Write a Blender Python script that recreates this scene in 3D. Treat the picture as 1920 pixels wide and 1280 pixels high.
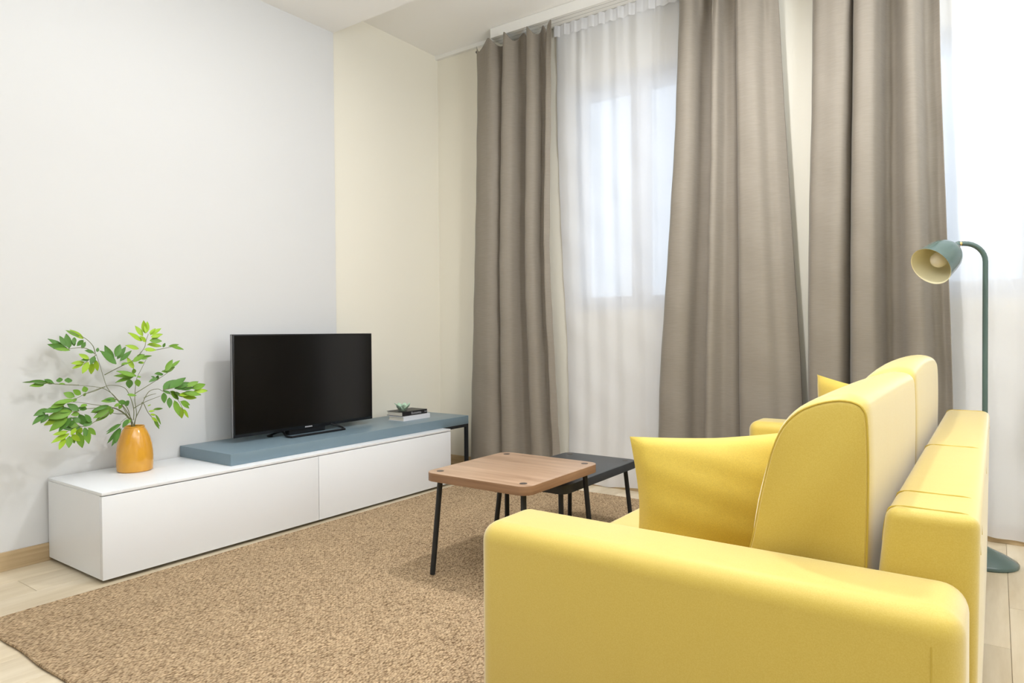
import bpy, bmesh, math, random
from mathutils import Vector, Matrix
for o in list(bpy.data.objects): bpy.data.objects.remove(o)
S = bpy.context.scene
COL = S.collection
PI = math.pi
random.seed(11)

# ------------------------------------------------------------------ camera, world, lights, exposure
cd = bpy.data.cameras.new('camera'); cam = bpy.data.objects.new('camera', cd); COL.objects.link(cam)
cd.sensor_width = 36.0; cd.lens = 1271.585 / 1920 * 36; cd.clip_start = 0.02
R_ = Vector((0.8135777, 0.58141236, -0.00714043)); U_ = Vector((-0.00251733, 0.01580214, 0.99987197)); F_ = Vector((-0.58145076, 0.81345557, -0.01431988))
M = Matrix((R_, U_, -F_)).transposed().to_4x4(); M.translation = Vector((0, 0, 1.035))
cam.matrix_world = M
S.camera = cam
S.view_settings.view_transform = 'Standard'; S.view_settings.look = 'None'
S.view_settings.gamma = 1.0; S.view_settings.use_curve_mapping = False
S.view_settings.exposure = -0.12

w = bpy.data.worlds.new('overcast_daylight'); S.world = w; w.use_nodes = True
bg = w.node_tree.nodes['Background']; bg.inputs['Color'].default_value = (0.72, 0.84, 1.0, 1); bg.inputs['Strength'].default_value = 1.9

def light(name, typ, loc, power, color, size=0.1, rot=(0, 0, 0), shape='DISK', sy=None, spread=PI):
    l = bpy.data.lights.new(name, typ); o = bpy.data.objects.new(name, l); COL.objects.link(o)
    l.energy = power; l.color = color; o.location = loc; o.rotation_euler = rot
    if typ == 'AREA':
        l.shape = shape; l.size = size; l.spread = spread
        if sy: l.size_y = sy
    return o
NEUTRAL = (0.97, 0.975, 1.0); COOL = (0.88, 0.935, 1.0)
light('downlight_and_fill_light', 'AREA', (-1.02, 2.60, 2.985), 38, NEUTRAL, 0.13)
light('downlight_and_fill_light', 'AREA', (-2.1, 1.75, 2.985), 11, NEUTRAL, 0.9)  # added wide fill for recess and curtain folds, not an actual downlight
light('overhead_fill_light', 'AREA', (-0.7, 0.1, 2.98), 17, COOL, 2.0, shape='RECTANGLE', sy=2.0)  # added soft overhead fill, stands for no known ceiling panel
light('upward_fill_light', 'AREA', (-0.9, 0.35, 1.95), 47, COOL, 0.9, rot=(PI, 0, 0), shape='DISK')  # added fill above the frame, aimed up to brighten the ceiling
light('side_fill_light', 'AREA', (0.95, 1.9, 1.75), 108, COOL, 0.9, rot=(0, PI - 0.25, 0), shape='DISK')  # added fill out of view at right, lifts ceiling and sofa tops

# ------------------------------------------------------------------ materials
def srgb(r, g, b):
    f = lambda c: (c / 255 / 12.92) if c / 255 <= 0.04045 else ((c / 255 + 0.055) / 1.055) ** 2.4
    return (f(r), f(g), f(b), 1)
def mat(name, col, rough=0.6, metal=0.0, spec=0.5, coat=0.0, sheen=0.0, noise=None, bump=None, vary=None, emit=None, trans=0.0, ior=1.45, sub=0.0):
    m = bpy.data.materials.new(name); m.use_nodes = True
    nt = m.node_tree; b = nt.nodes['Principled BSDF']; N = nt.nodes.new; L = nt.links.new
    b.inputs['Base Color'].default_value = col; b.inputs['Roughness'].default_value = rough; b.inputs['Metallic'].default_value = metal
    b.inputs['Specular IOR Level'].default_value = spec; b.inputs['Coat Weight'].default_value = coat
    b.inputs['Sheen Weight'].default_value = sheen; b.inputs['Transmission Weight'].default_value = trans; b.inputs['IOR'].default_value = ior
    tc = N('ShaderNodeTexCoord')
    if noise:   # (scale xyz, second colour, lo, hi)
        mp = N('ShaderNodeMapping'); mp.inputs['Scale'].default_value = noise[0]; L(tc.outputs['Object'], mp.inputs['Vector'])
        nz = N('ShaderNodeTexNoise'); nz.inputs['Scale'].default_value = 1; nz.inputs['Detail'].default_value = 6; nz.inputs['Roughness'].default_value = 0.6; L(mp.outputs[0], nz.inputs['Vector'])
        cr = N('ShaderNodeValToRGB'); cr.color_ramp.elements[0].position = noise[2]; cr.color_ramp.elements[1].position = noise[3]
        cr.color_ramp.elements[0].color = noise[1]; cr.color_ramp.elements[1].color = col
        L(nz.outputs['Fac'], cr.inputs[0]); out = cr.outputs[0]
        if vary:
            oi = N('ShaderNodeObjectInfo'); hs = N('ShaderNodeHueSaturation'); mr = N('ShaderNodeMapRange')
            mr.inputs['To Min'].default_value = 1 - vary; mr.inputs['To Max'].default_value = 1 + vary
            L(oi.outputs['Random'], mr.inputs['Value']); L(mr.outputs[0], hs.inputs['Value']); L(out, hs.inputs['Color']); out = hs.outputs[0]
        L(out, b.inputs['Base Color'])
    if bump:    # list of (scale xyz, strength, distance)
        prev = None
        for sc, st, dist in bump:
            mp = N('ShaderNodeMapping'); mp.inputs['Scale'].default_value = sc; L(tc.outputs['Object'], mp.inputs['Vector'])
            nz = N('ShaderNodeTexNoise'); nz.inputs['Scale'].default_value = 1; nz.inputs['Detail'].default_value = 3; L(mp.outputs[0], nz.inputs['Vector'])
            bp = N('ShaderNodeBump'); bp.inputs['Strength'].default_value = st; bp.inputs['Distance'].default_value = dist
            L(nz.outputs['Fac'], bp.inputs['Height'])
            if prev: L(prev, bp.inputs['Normal'])
            prev = bp.outputs[0]
        L(prev, b.inputs['Normal'])
    return m
MT = {}
MT['white_paint'] = mat('white_wall_paint', srgb(222, 222, 221), 0.85, spec=0.2, bump=[((220, 220, 220), 0.04, 0.002)])
MT['cream_paint'] = mat('cream_wall_paint', srgb(242, 237, 222), 0.85, spec=0.2, bump=[((220, 220, 220), 0.04, 0.002)])
MT['ceiling'] = mat('ceiling_paint', srgb(250, 248, 244), 0.9, spec=0.2)
MT['trim'] = mat('white_trim_paint', srgb(242, 240, 234), 0.5)
MT['floor'] = mat('pale_oak_floor', srgb(226, 212, 186), 0.38, noise=((9, 1.1, 5), srgb(200, 182, 150), 0.32, 0.66), vary=0.06, bump=[((60, 3, 30), 0.08, 0.002)])
MT['joint'] = mat('floor_joint', srgb(168, 148, 120), 0.8)
MT['baseboard'] = mat('oak_baseboard', srgb(206, 182, 144), 0.45, noise=((6, 1.5, 50), srgb(176, 150, 112), 0.3, 0.7))
MT['cab'] = mat('white_lacquer', srgb(240, 242, 244), 0.32)
MT['dark'] = mat('dark_gap', srgb(40, 36, 32), 0.8)
MT['blue'] = mat('blue_grey_lacquer', srgb(124, 144, 155), 0.36, noise=((3, 3, 3), srgb(118, 139, 150), 0.35, 0.65))
MT['black_metal'] = mat('black_powder_metal', srgb(34, 36, 38), 0.45)
MT['black_plastic'] = mat('black_plastic', srgb(22, 22, 24), 0.3)
MT['screen'] = mat('tv_screen_glass', srgb(5, 5, 5), 0.17, spec=0.6)
MT['silver'] = mat('silver_edge', srgb(150, 150, 152), 0.3, metal=1.0)
MT['print'] = mat('pale_print', srgb(205, 205, 208), 0.5)
MT['curtain'] = mat('taupe_curtain_weave', srgb(146, 137, 124), 0.7, sheen=0.12, noise=((18, 18, 300), srgb(139, 130, 117), 0.35, 0.65), bump=[((60, 60, 500), 0.06, 0.002)])
MT['sofa'] = mat('yellow_sofa_fabric', srgb(214, 188, 86), 0.5, sheen=0.6, noise=((420, 420, 420), srgb(208, 179, 71), 0.35, 0.65), bump=[((700, 700, 700), 0.12, 0.0015), ((7, 7, 7), 0.12, 0.012)])
MT['sofa_seam'] = mat('yellow_piping', srgb(202, 174, 72), 0.7)
MT['pillow'] = mat('yellow_pillow_fabric', srgb(216, 188, 76), 0.72, sheen=0.3, noise=((420, 420, 420), srgb(202, 174, 70), 0.35, 0.65), bump=[((700, 700, 700), 0.15, 0.0015), ((9, 9, 9), 0.3, 0.015)])
MT['vase'] = mat('ochre_glazed_ceramic', srgb(226, 166, 58), 0.16, coat=0.6, noise=((10, 10, 5), srgb(212, 150, 48), 0.3, 0.7))
MT['leaf0'] = mat('deep_green_leaf', srgb(86, 132, 52), 0.5)
MT['leaf1'] = mat('mid_green_leaf', srgb(116, 160, 50), 0.5)
MT['leaf2'] = mat('lime_green_leaf', srgb(160, 196, 46), 0.5)
MT['stem'] = mat('green_brown_stem', srgb(118, 122, 84), 0.6)
MT['lampgreen'] = mat('grey_green_enamel', srgb(84, 104, 98), 0.22, coat=0.3)
MT['cream'] = mat('cream_enamel', srgb(236, 228, 190), 0.4)
MT['bulb'] = mat('frosted_bulb_glass', srgb(236, 228, 208), 0.25)
MT['brass'] = mat('brass', srgb(205, 180, 120), 0.25, metal=1.0)
MT['tabletop'] = mat('walnut_tabletop', srgb(184, 154, 128), 0.36, noise=((2.2, 22, 9), srgb(150, 120, 94), 0.30, 0.68))
MT['tableedge'] = mat('walnut_edge', srgb(158, 122, 90), 0.5, noise=((3, 3, 70), srgb(132, 98, 70), 0.3, 0.7))
MT['blacktop'] = mat('black_tabletop', srgb(52, 56, 60), 0.4)
MT['pad'] = mat('dark_round_cap', srgb(84, 76, 72), 0.4, metal=0.3)
MT['paper'] = mat('book_pages', srgb(236, 230, 216), 0.8, noise=((4, 4, 500), srgb(214, 206, 190), 0.3, 0.7))
MT['bookblack'] = mat('black_book_cover', srgb(34, 32, 34), 0.4)
MT['bookwhite'] = mat('white_book_cover', srgb(228, 228, 232), 0.4)
MT['greenglass'] = mat('pale_green_glass', srgb(196, 224, 198), 0.2, trans=0.05, ior=1.3)
MT['joint_grey'] = mat('rail_groove', srgb(196, 194, 188), 0.6)
MT['pvc'] = mat('white_window_frame', srgb(226, 230, 236), 0.4)

def rug_material():
    m = bpy.data.materials.new('woven_sisal'); m.use_nodes = True
    nt = m.node_tree; b = nt.nodes['Principled BSDF']; N = nt.nodes.new; L = nt.links.new
    b.inputs['Roughness'].default_value = 0.9; b.inputs['Specular IOR Level'].default_value = 0.15
    tc = N('ShaderNodeTexCoord'); mp = N('ShaderNodeMapping'); mp.inputs['Scale'].default_value = (200, 88, 1); mp.inputs['Rotation'].default_value = (0, 0, 0.35)
    L(tc.outputs['Object'], mp.inputs['Vector'])
    v = N('ShaderNodeTexVoronoi'); v.inputs['Scale'].default_value = 1.0; v.inputs['Randomness'].default_value = 0.75; L(mp.outputs[0], v.inputs['Vector'])
    nz = N('ShaderNodeTexNoise'); nz.inputs['Scale'].default_value = 7; nz.inputs['Detail'].default_value = 3; L(tc.outputs['Object'], nz.inputs['Vector'])
    r1 = N('ShaderNodeValToRGB'); e = r1.color_ramp.elements
    e[0].position = 0.0; e[0].color = srgb(214, 190, 156); e[1].position = 0.85; e[1].color = srgb(112, 88, 62)
    k = r1.color_ramp.elements.new(0.42); k.color = srgb(188, 162, 128)
    L(v.outputs['Distance'], r1.inputs[0])
    sep = N('ShaderNodeSeparateColor'); L(v.outputs['Color'], sep.inputs[0])
    mr = N('ShaderNodeMapRange'); mr.inputs['To Min'].default_value = 0.80; mr.inputs['To Max'].default_value = 1.15; L(sep.outputs[0], mr.inputs['Value'])
    mr2 = N('ShaderNodeMapRange'); mr2.inputs['From Min'].default_value = 0.3; mr2.inputs['From Max'].default_value = 0.7; mr2.inputs['To Min'].default_value = 0.94; mr2.inputs['To Max'].default_value = 1.06; L(nz.outputs['Fac'], mr2.inputs['Value'])
    mu = N('ShaderNodeMath'); mu.operation = 'MULTIPLY'; L(mr.outputs[0], mu.inputs[0]); L(mr2.outputs[0], mu.inputs[1])
    hs = N('ShaderNodeHueSaturation'); L(r1.outputs[0], hs.inputs['Color']); L(mu.outputs[0], hs.inputs['Value']); L(hs.outputs[0], b.inputs['Base Color'])
    inv = N('ShaderNodeMath'); inv.operation = 'SUBTRACT'; inv.inputs[0].default_value = 1; L(v.outputs['Distance'], inv.inputs[1])
    bp = N('ShaderNodeBump'); bp.inputs['Strength'].default_value = 0.8; bp.inputs['Distance'].default_value = 0.004; L(inv.outputs[0], bp.inputs['Height']); L(bp.outputs[0], b.inputs['Normal'])
    return m
MT['rug'] = rug_material()

def sheer_material():
    m = bpy.data.materials.new('white_voile'); m.use_nodes = True
    nt = m.node_tree; nt.nodes.clear(); N = nt.nodes.new; L = nt.links.new
    out = N('ShaderNodeOutputMaterial'); d = N('ShaderNodeBsdfDiffuse'); t = N('ShaderNodeBsdfTranslucent'); tr = N('ShaderNodeBsdfTransparent')
    d.inputs[0].default_value = (0.97, 0.97, 0.98, 1); t.inputs[0].default_value = (0.93, 0.94, 0.97, 1); tr.inputs[0].default_value = (1, 1, 1, 1)
    a = N('ShaderNodeMixShader'); a.inputs[0].default_value = 0.36; L(d.outputs[0], a.inputs[1]); L(t.outputs[0], a.inputs[2])
    b = N('ShaderNodeMixShader')
    lw = N('ShaderNodeLayerWeight'); lw.inputs[0].default_value = 0.35       # thin cloth closes up where it turns edge-on
    mr = N('ShaderNodeMapRange'); mr.inputs['To Min'].default_value = 0.14; mr.inputs['To Max'].default_value = 0.04
    L(lw.outputs['Facing'], mr.inputs['Value']); L(mr.outputs[0], b.inputs[0]); L(a.outputs[0], b.inputs[1]); L(tr.outputs[0], b.inputs[2])
    L(b.outputs[0], out.inputs[0]); return m
MT['sheer'] = sheer_material()
def pane_material():
    m = bpy.data.materials.new('window_glass'); m.use_nodes = True
    nt = m.node_tree; nt.nodes.clear(); N = nt.nodes.new; L = nt.links.new
    out = N('ShaderNodeOutputMaterial'); g = N('ShaderNodeBsdfGlossy'); g.inputs['Roughness'].default_value = 0.03; tr = N('ShaderNodeBsdfTransparent'); tr.inputs[0].default_value = (0.95, 0.98, 1, 1)
    fr = N('ShaderNodeFresnel'); mx = N('ShaderNodeMixShader'); L(fr.outputs[0], mx.inputs[0]); L(tr.outputs[0], mx.inputs[1]); L(g.outputs[0], mx.inputs[2]); L(mx.outputs[0], out.inputs[0])
    return m
MT['pane'] = pane_material()

# ------------------------------------------------------------------ helpers
def finish(name, bm, m, parent=None, smooth=True, kind=None, mats=None):
    bmesh.ops.recalc_face_normals(bm, faces=bm.faces)
    me = bpy.data.meshes.new(name); bm.to_mesh(me); bm.free()
    for k in (mats or [m]): me.materials.append(k)
    if smooth:
        me.polygons.foreach_set('use_smooth', [True] * len(me.polygons))
        try: me.set_sharp_from_angle(angle=math.radians(38))
        except Exception: pass
    o = bpy.data.objects.new(name, me); COL.objects.link(o)
    if parent is not None:
        root = parent
        off = Vector(parent.location)
        while root.parent: root = root.parent; off += Vector(root.location)
        me.transform(Matrix.Translation(-off)); o.parent = parent
    if kind: o['kind'] = kind
    return o
def tag(o, label, cat, group=None):
    o['label'] = label; o['category'] = cat
    if group: o['group'] = group
    return o
def empty(name, loc, label, cat, group=None):
    o = bpy.data.objects.new(name, None); COL.objects.link(o); o.location = loc; o.empty_display_size = 0.05
    return tag(o, label, cat, group)
def recentre(o, loc):
    o.data.transform(Matrix.Translation(-Vector(loc))); o.location = loc; return o
def abox(bm, x0, x1, y0, y1, z0, z1, r=0.0, seg=3):
    g = bmesh.ops.create_cube(bm, size=1)
    vs = g['verts']
    for v in vs:
        v.co = Vector((x0 if v.co.x < 0 else x1, y0 if v.co.y < 0 else y1, z0 if v.co.z < 0 else z1))
    if r > 0:
        ed = list({e for v in vs for e in v.link_edges})
        bmesh.ops.bevel(bm, geom=ed, offset=r, segments=seg, profile=0.5, affect='EDGES')
    return bm
def box(*a, r=0.0, seg=3): return abox(bmesh.new(), *a, r=r, seg=seg)
def tube(bm, pts, r, n=10, cap=True):
    pts = [Vector(p) for p in pts]; rs = r if isinstance(r, (list, tuple)) else [r] * len(pts)
    rings = []; up = Vector((0, 0, 1))
    for i, p in enumerate(pts):
        t = (pts[min(i + 1, len(pts) - 1)] - pts[max(i - 1, 0)]).normalized()
        a = t.cross(up)
        if a.length < 1e-3: a = t.cross(Vector((0, 1, 0)))
        a.normalize(); b = a.cross(t).normalized(); up = b
        rings.append([bm.verts.new(p + (a * math.cos(2 * PI * k / n) + b * math.sin(2 * PI * k / n)) * rs[i]) for k in range(n)])
    for i in range(len(rings) - 1):
        for k in range(n): bm.faces.new([rings[i][k], rings[i][(k + 1) % n], rings[i + 1][(k + 1) % n], rings[i + 1][k]])
    if cap: bm.faces.new(rings[0][::-1]); bm.faces.new(rings[-1])
    return bm
def lathe(bm, prof, c=(0, 0, 0), axis=None, n=40, cap0=False, cap1=False):
    c = Vector(c)
    q = Matrix.Identity(3) if axis is None else Vector(axis).to_track_quat('Z', 'Y').to_matrix()
    rings = [[bm.verts.new(c + q @ Vector((r * math.cos(2 * PI * k / n), r * math.sin(2 * PI * k / n), t))) for k in range(n)] for r, t in prof]
    for i in range(len(rings) - 1):
        for k in range(n): bm.faces.new([rings[i][k], rings[i][(k + 1) % n], rings[i + 1][(k + 1) % n], rings[i + 1][k]])
    if cap0: bm.faces.new(rings[0][::-1])
    if cap1: bm.faces.new(rings[-1])
    return bm
def smooth_path(pts, per=8):
    P = [Vector(p) for p in pts]; out = []
    for i in range(len(P) - 1):
        p0 = P[max(i - 1, 0)]; p1 = P[i]; p2 = P[i + 1]; p3 = P[min(i + 2, len(P) - 1)]
        for k in range(per):
            t = k / per
            out.append(0.5 * ((2 * p1) + (p2 - p0) * t + (2 * p0 - 5 * p1 + 4 * p2 - p3) * t * t + (3 * p1 - p0 - 3 * p2 + p3) * t ** 3))
    out.append(P[-1]); return out

# ------------------------------------------------------------------ the room
WX = -3.552; RX = -3.575; BY = 2.974; WY = 4.024; SZ = 3.006; CZ = 3.19; XR = 1.8; YB = -2.6; OW = 4.34
def struct(name, bm, m, **k): return finish(name, bm, m, kind='structure', smooth=False, **k)
struct('wall_left', box(-3.8, WX, YB, BY, 0, 3.3), MT['white_paint'])
struct('wall_recess', box(-3.8, RX, BY, OW, 0, 3.3), MT['cream_paint'])
struct('wall_right', box(XR, XR + 0.15, YB, OW, 0, 3.3), MT['white_paint'])
struct('wall_back', box(-3.8, XR + 0.15, YB - 0.15, YB, 0, 3.3), MT['white_paint'])
W1 = (-2.385, -1.40, 1.165, 2.70); W2 = (-0.62, 0.95, 1.175, 2.53)
bm = bmesh.new(); xs = [RX, W1[0], W1[1], W2[0], W2[1], XR]
for i in range(5):
    if i in (1, 3):
        wz = W1 if i == 1 else W2
        abox(bm, xs[i], xs[i + 1], WY, OW, 0, wz[2]); abox(bm, xs[i], xs[i + 1], WY, OW, wz[3], 3.3)
    else: abox(bm, xs[i], xs[i + 1], WY, OW, 0, 3.3)
struct('wall_window', bm, MT['cream_paint'])
bm = bmesh.new(); abox(bm, -3.8, XR + 0.15, BY, OW, CZ, 3.35)
ceil = struct('ceiling', bm, MT['ceiling'])
struct('trim_1', box(-3.8, XR + 0.15, YB, BY, SZ, 3.35), MT['ceiling'])['label'] = 'lowered plain white ceiling bulkhead over the near part of the room'
# shadow-gap moulding along the top of the window wall
struct('trim_2', box(RX, XR, WY - 0.028, WY, CZ - 0.028, CZ), MT['trim'])
# floor of oak planks
floor = struct('floor', box(-3.8, XR, YB, OW, -0.06, -0.004), MT['joint'])
pl = bmesh.new(); abox(pl, -0.0993, 0.0993, -0.5993, 0.5993, -0.004, 0.0, r=0.0008, seg=1)
pm = bpy.data.meshes.new('plank'); pl.to_mesh(pm); pl.free(); pm.materials.append(MT['floor'])
k = 0
for i in range(26):
    x = -3.46 + i * 0.2
    if x > XR - 0.09: break
    for j in range(6):
        y = -1.9 + j * 1.2 + (i % 3) * 0.4 - 0.4
        if y < -1.2 or y > 4.6: continue
        o = bpy.data.objects.new('plank', pm); COL.objects.link(o); o.parent = floor; o.location = (x, min(y, 3.43), 0) if False else (x, y, 0)
        if y + 0.6 > WY:            # last board of a row is cut at the wall
            s = (WY - (y - 0.6)) / 1.2
            if s < 0.05: bpy.data.objects.remove(o); continue
            o.scale = (1, s, 1); o.location.y = (WY + y - 0.6) / 2
struct('baseboard_left', box(WX, WX + 0.012, YB, BY, 0, 0.082, r=0.001, seg=1), MT['baseboard'])
struct('baseboard_recess', box(RX, RX + 0.012, BY, WY, 0, 0.082, r=0.001, seg=1), MT['baseboard'])
struct('baseboard_window', box(RX + 0.012, XR, WY - 0.012, WY, 0, 0.082, r=0.001, seg=1), MT['baseboard'])

def window(name, wz, mull):
    x0, x1, z0, z1 = wz; y0, y1 = 4.115, 4.185; f = 0.055
    fr = bmesh.new()
    for a in ((x0, x1, z0, z0 + f), (x0, x1, z1 - f, z1), (x0, x0 + f, z0 + f, z1 - f), (x1 - f, x1, z0 + f, z1 - f)):
        abox(fr, a[0], a[1], y0, y1, a[2], a[3], r=0.004, seg=1)
    root = finish(name, fr, MT['pvc'], kind='structure')
    xs = [x0 + f * 0.7] + mull + [x1 - f * 0.7]; g = 0.062
    for i in range(len(xs) - 1):
        a, b, c, d = xs[i] + 0.002, xs[i + 1] - 0.002, z0 + f * 0.7, z1 - f * 0.7
        sb = bmesh.new()
        for q in ((a, b, c, c + g), (a, b, d - g, d), (a, a + g, c + g, d - g), (b - g, b, c + g, d - g)):
            abox(sb, q[0], q[1], y0 - 0.02, y1 - 0.03, q[2], q[3], r=0.006, seg=1)
        sash = finish('sash', sb, MT['pvc'], root)
        finish('pane', box(a + g - 0.005, b - g + 0.005, 4.128, 4.134, c + g - 0.005, d - g + 0.005), MT['pane'], sash, smooth=False)
    finish('handle', tube(bmesh.new(), smooth_path([(mull[0], 4.095, 1.78), (mull[0], 4.06, 1.78), (mull[0], 4.055, 1.77), (mull[0], 4.055, 1.67)], 3), 0.008, 8), MT['pvc'], root)
    return root
window('window_1', W1, [-1.892]); window('window_2', W2, [0.165])
struct('trim_3', box(W1[0] - 0.0, W1[1] + 0.0, WY + 0.0, 4.115, W1[2] - 0.0, W1[2] + 0.012), MT['trim'])
struct('trim_4', box(W2[0] - 0.0, W2[1] + 0.0, WY + 0.0, 4.115, W2[2] - 0.0, W2[2] + 0.012), MT['trim'])

# ------------------------------------------------------------------ curtain rail
rail = bmesh.new(); abox(rail, -2.935, XR - 0.02, 3.865, 3.996, 3.118, CZ, r=0.003, seg=1)
ro = finish('curtain_rail', rail, MT['trim'])
tag(ro, 'long white grooved curtain rail fixed under the ceiling along the window wall', 'curtain rail')
g = bmesh.new()
for y in (3.888, 3.93, 3.975): abox(g, -2.93, XR - 0.03, y - 0.002, y + 0.002, 3.1165, 3.119)
finish('groove', g, MT['joint_grey'], ro, smooth=False)

# ------------------------------------------------------------------ curtains
def cr(vals, t):
    n = len(vals) - 1; f = t * n; i = min(int(f), n - 1); t = f - i
    p0 = vals[max(i - 1, 0)]; p1 = vals[i]; p2 = vals[i + 1]; p3 = vals[min(i + 2, n)]
    return 0.5 * (2 * p1 + (p2 - p0) * t + (2 * p0 - 5 * p1 + 4 * p2 - p3) * t * t + (3 * p1 - p0 - 3 * p2 + p3) * t ** 3)
def curtain(name, m, xl, xr, fold, y0, zt, zb, label, nu=150, nz=70, gather=0.020, gn=11, thick=0.003, seed=1, head=0.22, kind_cat='curtain', group=None, topw=0.030, deep=1.5):
    """xl/xr: left and right edge at a few heights (top to bottom); fold: list of (u top, u bottom, depth top, depth bottom) along the cloth"""
    rnd = random.Random(seed); ph = [rnd.uniform(0, 6.28) for _ in range(6)]
    bm = bmesh.new(); grid = []
    for j in range(nz + 1):
        v = j / nz; zz = v ** 1.25
        z = zt + (zb - zt) * zz
        L_ = cr(xl, zz); R__ = cr(xr, zz)
        us = [a + (b - a) * zz for a, b, _, _ in fold]; ds = [deep * (c + (d - c) * zz) for _, _, c, d in fold]
        gfall = math.exp(-zz * (zt - zb) / head)
        row = []
        for i in range(nu + 1):
            t = i / nu
            u = cr(us, t); d = cr(ds, t)
            d *= 1 - 0.35 * gfall
            # small pleats of the gathering tape die out downwards
            g_ = gather * gfall * (math.sin(t * gn * 2 * PI + ph[0]) + 0.5 * math.sin(t * gn * 3.3 * PI + ph[1]))
            # soft sag wrinkles
            wv = 0.0025 * math.sin(z * 9 + t * 5 + ph[2]) * math.sin(t * 23 + ph[3] + z * 1.3) + 0.0018 * math.sin(z * 21 + t * 17 + ph[4])
            x = L_ + (R__ - L_) * u + 0.4 * g_
            zt_ = topw * gfall * math.sin(t * gn * 2 * PI + ph[0] + 1.2) * math.exp(-zz * 60)
            zb_ = 0.008 * math.sin(t * 17 + ph[5]) * (zz ** 12)
            row.append(bm.verts.new((x, y0 - d - g_ + wv, z + zt_ + zb_)))
        grid.append(row)
    for j in range(nz):
        for i in range(nu): bm.faces.new([grid[j][i], grid[j][i + 1], grid[j + 1][i + 1], grid[j + 1][i]])
    o = finish(name, bm, m); recentre(o, ((xl[-1] + xr[-1]) / 2, y0, zb))
    if thick:
        s = o.modifiers.new('thickness', 'SOLIDIFY'); s.thickness = thick; s.offset = 0
    return tag(o, label, kind_cat, group)

# fold = (u at top, u at bottom, depth towards the room at top, at bottom)
curtain('curtain', MT['curtain'], [-3.06, -3.075, -3.10, -3.13, -3.155], [-2.415, -2.43, -2.45, -2.42, -2.385],
    [(0, 0, .0, .0), (.07, .06, .03, .03), (.18, .18, .045, .05), (.30, .33, .04, .045), (.375, .42, -.03, -.03), (.345, .385, -.045, -.04), (.37, .41, .02, .02), (.43, .46, .045, .05), (.52, .55, .03, .04), (.56, .60, -.02, -.02), (.63, .68, -.04, -.035), (.67, .71, .0, .0), (.72, .76, .035, .03), (.80, .84, .02, .025), (.83, .87, -.03, -.02), (.90, .92, -.02, -.015), (.95, .95, .03, .01), (1, 1, .02, -.01)],
    3.880, 3.078, 0.03, 'narrow taupe curtain left of the first window, beside the room corner', seed=3, gn=7)
curtain('curtain', MT['curtain'], [-1.535, -1.56, -1.61, -1.665, -1.685], [-0.99, -0.955, -0.91, -0.865, -0.84],
    [(0, 0, -.01, 0), (.04, .05, .035, .04), (.14, .15, .045, .05), (.20, .22, .02, .03), (.235, .26, -.035, -.02), (.33, .33, -.045, -.025), (.375, .37, .0, .02), (.40, .385, .045, .05), (.45, .42, .04, .055), (.48, .48, -.005, .01), (.57, .56, -.01, .01), (.625, .62, -.045, -.03), (.635, .63, -.06, -.05), (.60, .59, -.035, -.03), (.635, .62, .04, .04), (.70, .69, .055, .06), (.80, .81, .05, .06), (.86, .88, .01, .03), (.93, .94, .0, .02), (1, 1, -.03, -.02)],
    3.880, 3.078, 0.03, 'taupe curtain between the first window and the strip of cream wall', seed=7, gn=9)
curtain('curtain', MT['curtain'], [-0.805, -0.81, -0.825, -0.828, -0.82], [-0.235, -0.225, -0.20, -0.175, -0.165],
    [(0, 0, -.03, -.02), (.05, .04, .025, .03), (.16, .13, .04, .05), (.27, .21, .05, .055), (.33, .26, .03, .035), (.375, .30, -.055, -.05), (.345, .29, -.06, -.055), (.375, .33, .03, .03), (.43, .38, .065, .065), (.53, .49, .06, .07), (.57, .54, .01, .03), (.60, .57, -.045, -.035), (.68, .66, -.035, -.02), (.75, .74, .035, .035), (.82, .83, .05, .05), (.86, .87, .01, .02), (.885, .90, -.045, -.03), (.95, .96, -.045, -.035), (1, 1, -.03, -.02)],
    3.880, 3.078, 0.03, 'taupe curtain behind the sofa, right of the strip of cream wall', seed=9, gn=8)
def wavy(n, amp, seed, jit=0.25):
    r = random.Random(seed); out = []
    for i in range(n + 1):
        u = i / n; s = 1 if i % 2 else -1
        out.append((min(1, max(0, u + r.uniform(-jit, jit) / n)), min(1, max(0, u + r.uniform(-jit, jit) / n)), s * amp * r.uniform(.5, 1.1), s * amp * r.uniform(.2, .9)))
    return out
s1 = curtain('sheer_curtain', MT['sheer'], [-2.475, -2.47, -2.44, -2.40, -2.40], [-1.30, -1.30, -1.30, -1.30, -1.30], wavy(17, 0.0075, 5), 4.002, 3.116, 0.012,
    'translucent white sheer curtain over the first window, between two taupe curtains', nu=190, thick=0, deep=1, seed=15, gn=14, gather=0.004, topw=0.006)
s2 = curtain('sheer_curtain', MT['sheer'], [-0.36, -0.35, -0.33, -0.30, -0.30], [1.25, 1.25, 1.25, 1.25, 1.25], wavy(25, 0.012, 8), 3.998, 3.116, 0.03,
    'translucent white sheer curtain behind the floor lamp at the right edge', nu=260, thick=0, deep=1, seed=19, gn=20, gather=0.004, topw=0.006)
for s_, x0, x1 in ((s1, -2.475, -1.30), (s2, -0.36, 1.25)):
    h = bmesh.new(); n = 120; rows = []
    for z in (3.114, 3.04):
        rows.append([h.verts.new((x0 + 0.004 + (x1 - x0 - 0.008) * i / n, 3.972 - 0.003 * math.sin(i * 0.9) - 0.002 * math.sin(i * 2.3), z + 0.004 * math.sin(i * .9))) for i in range(n + 1)])
    for i in range(n): h.faces.new([rows[0][i], rows[0][i + 1], rows[1][i + 1], rows[1][i]])
    finish('header_tape', h, MT['sheer'], s_)
kn = lathe(bmesh.new(), [(.001, -.012), (.008, -.009), (.011, 0), (.008, .009), (.001, .012)], (-3.068, 3.885, 3.062), (1, 0, 0), 12)
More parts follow.
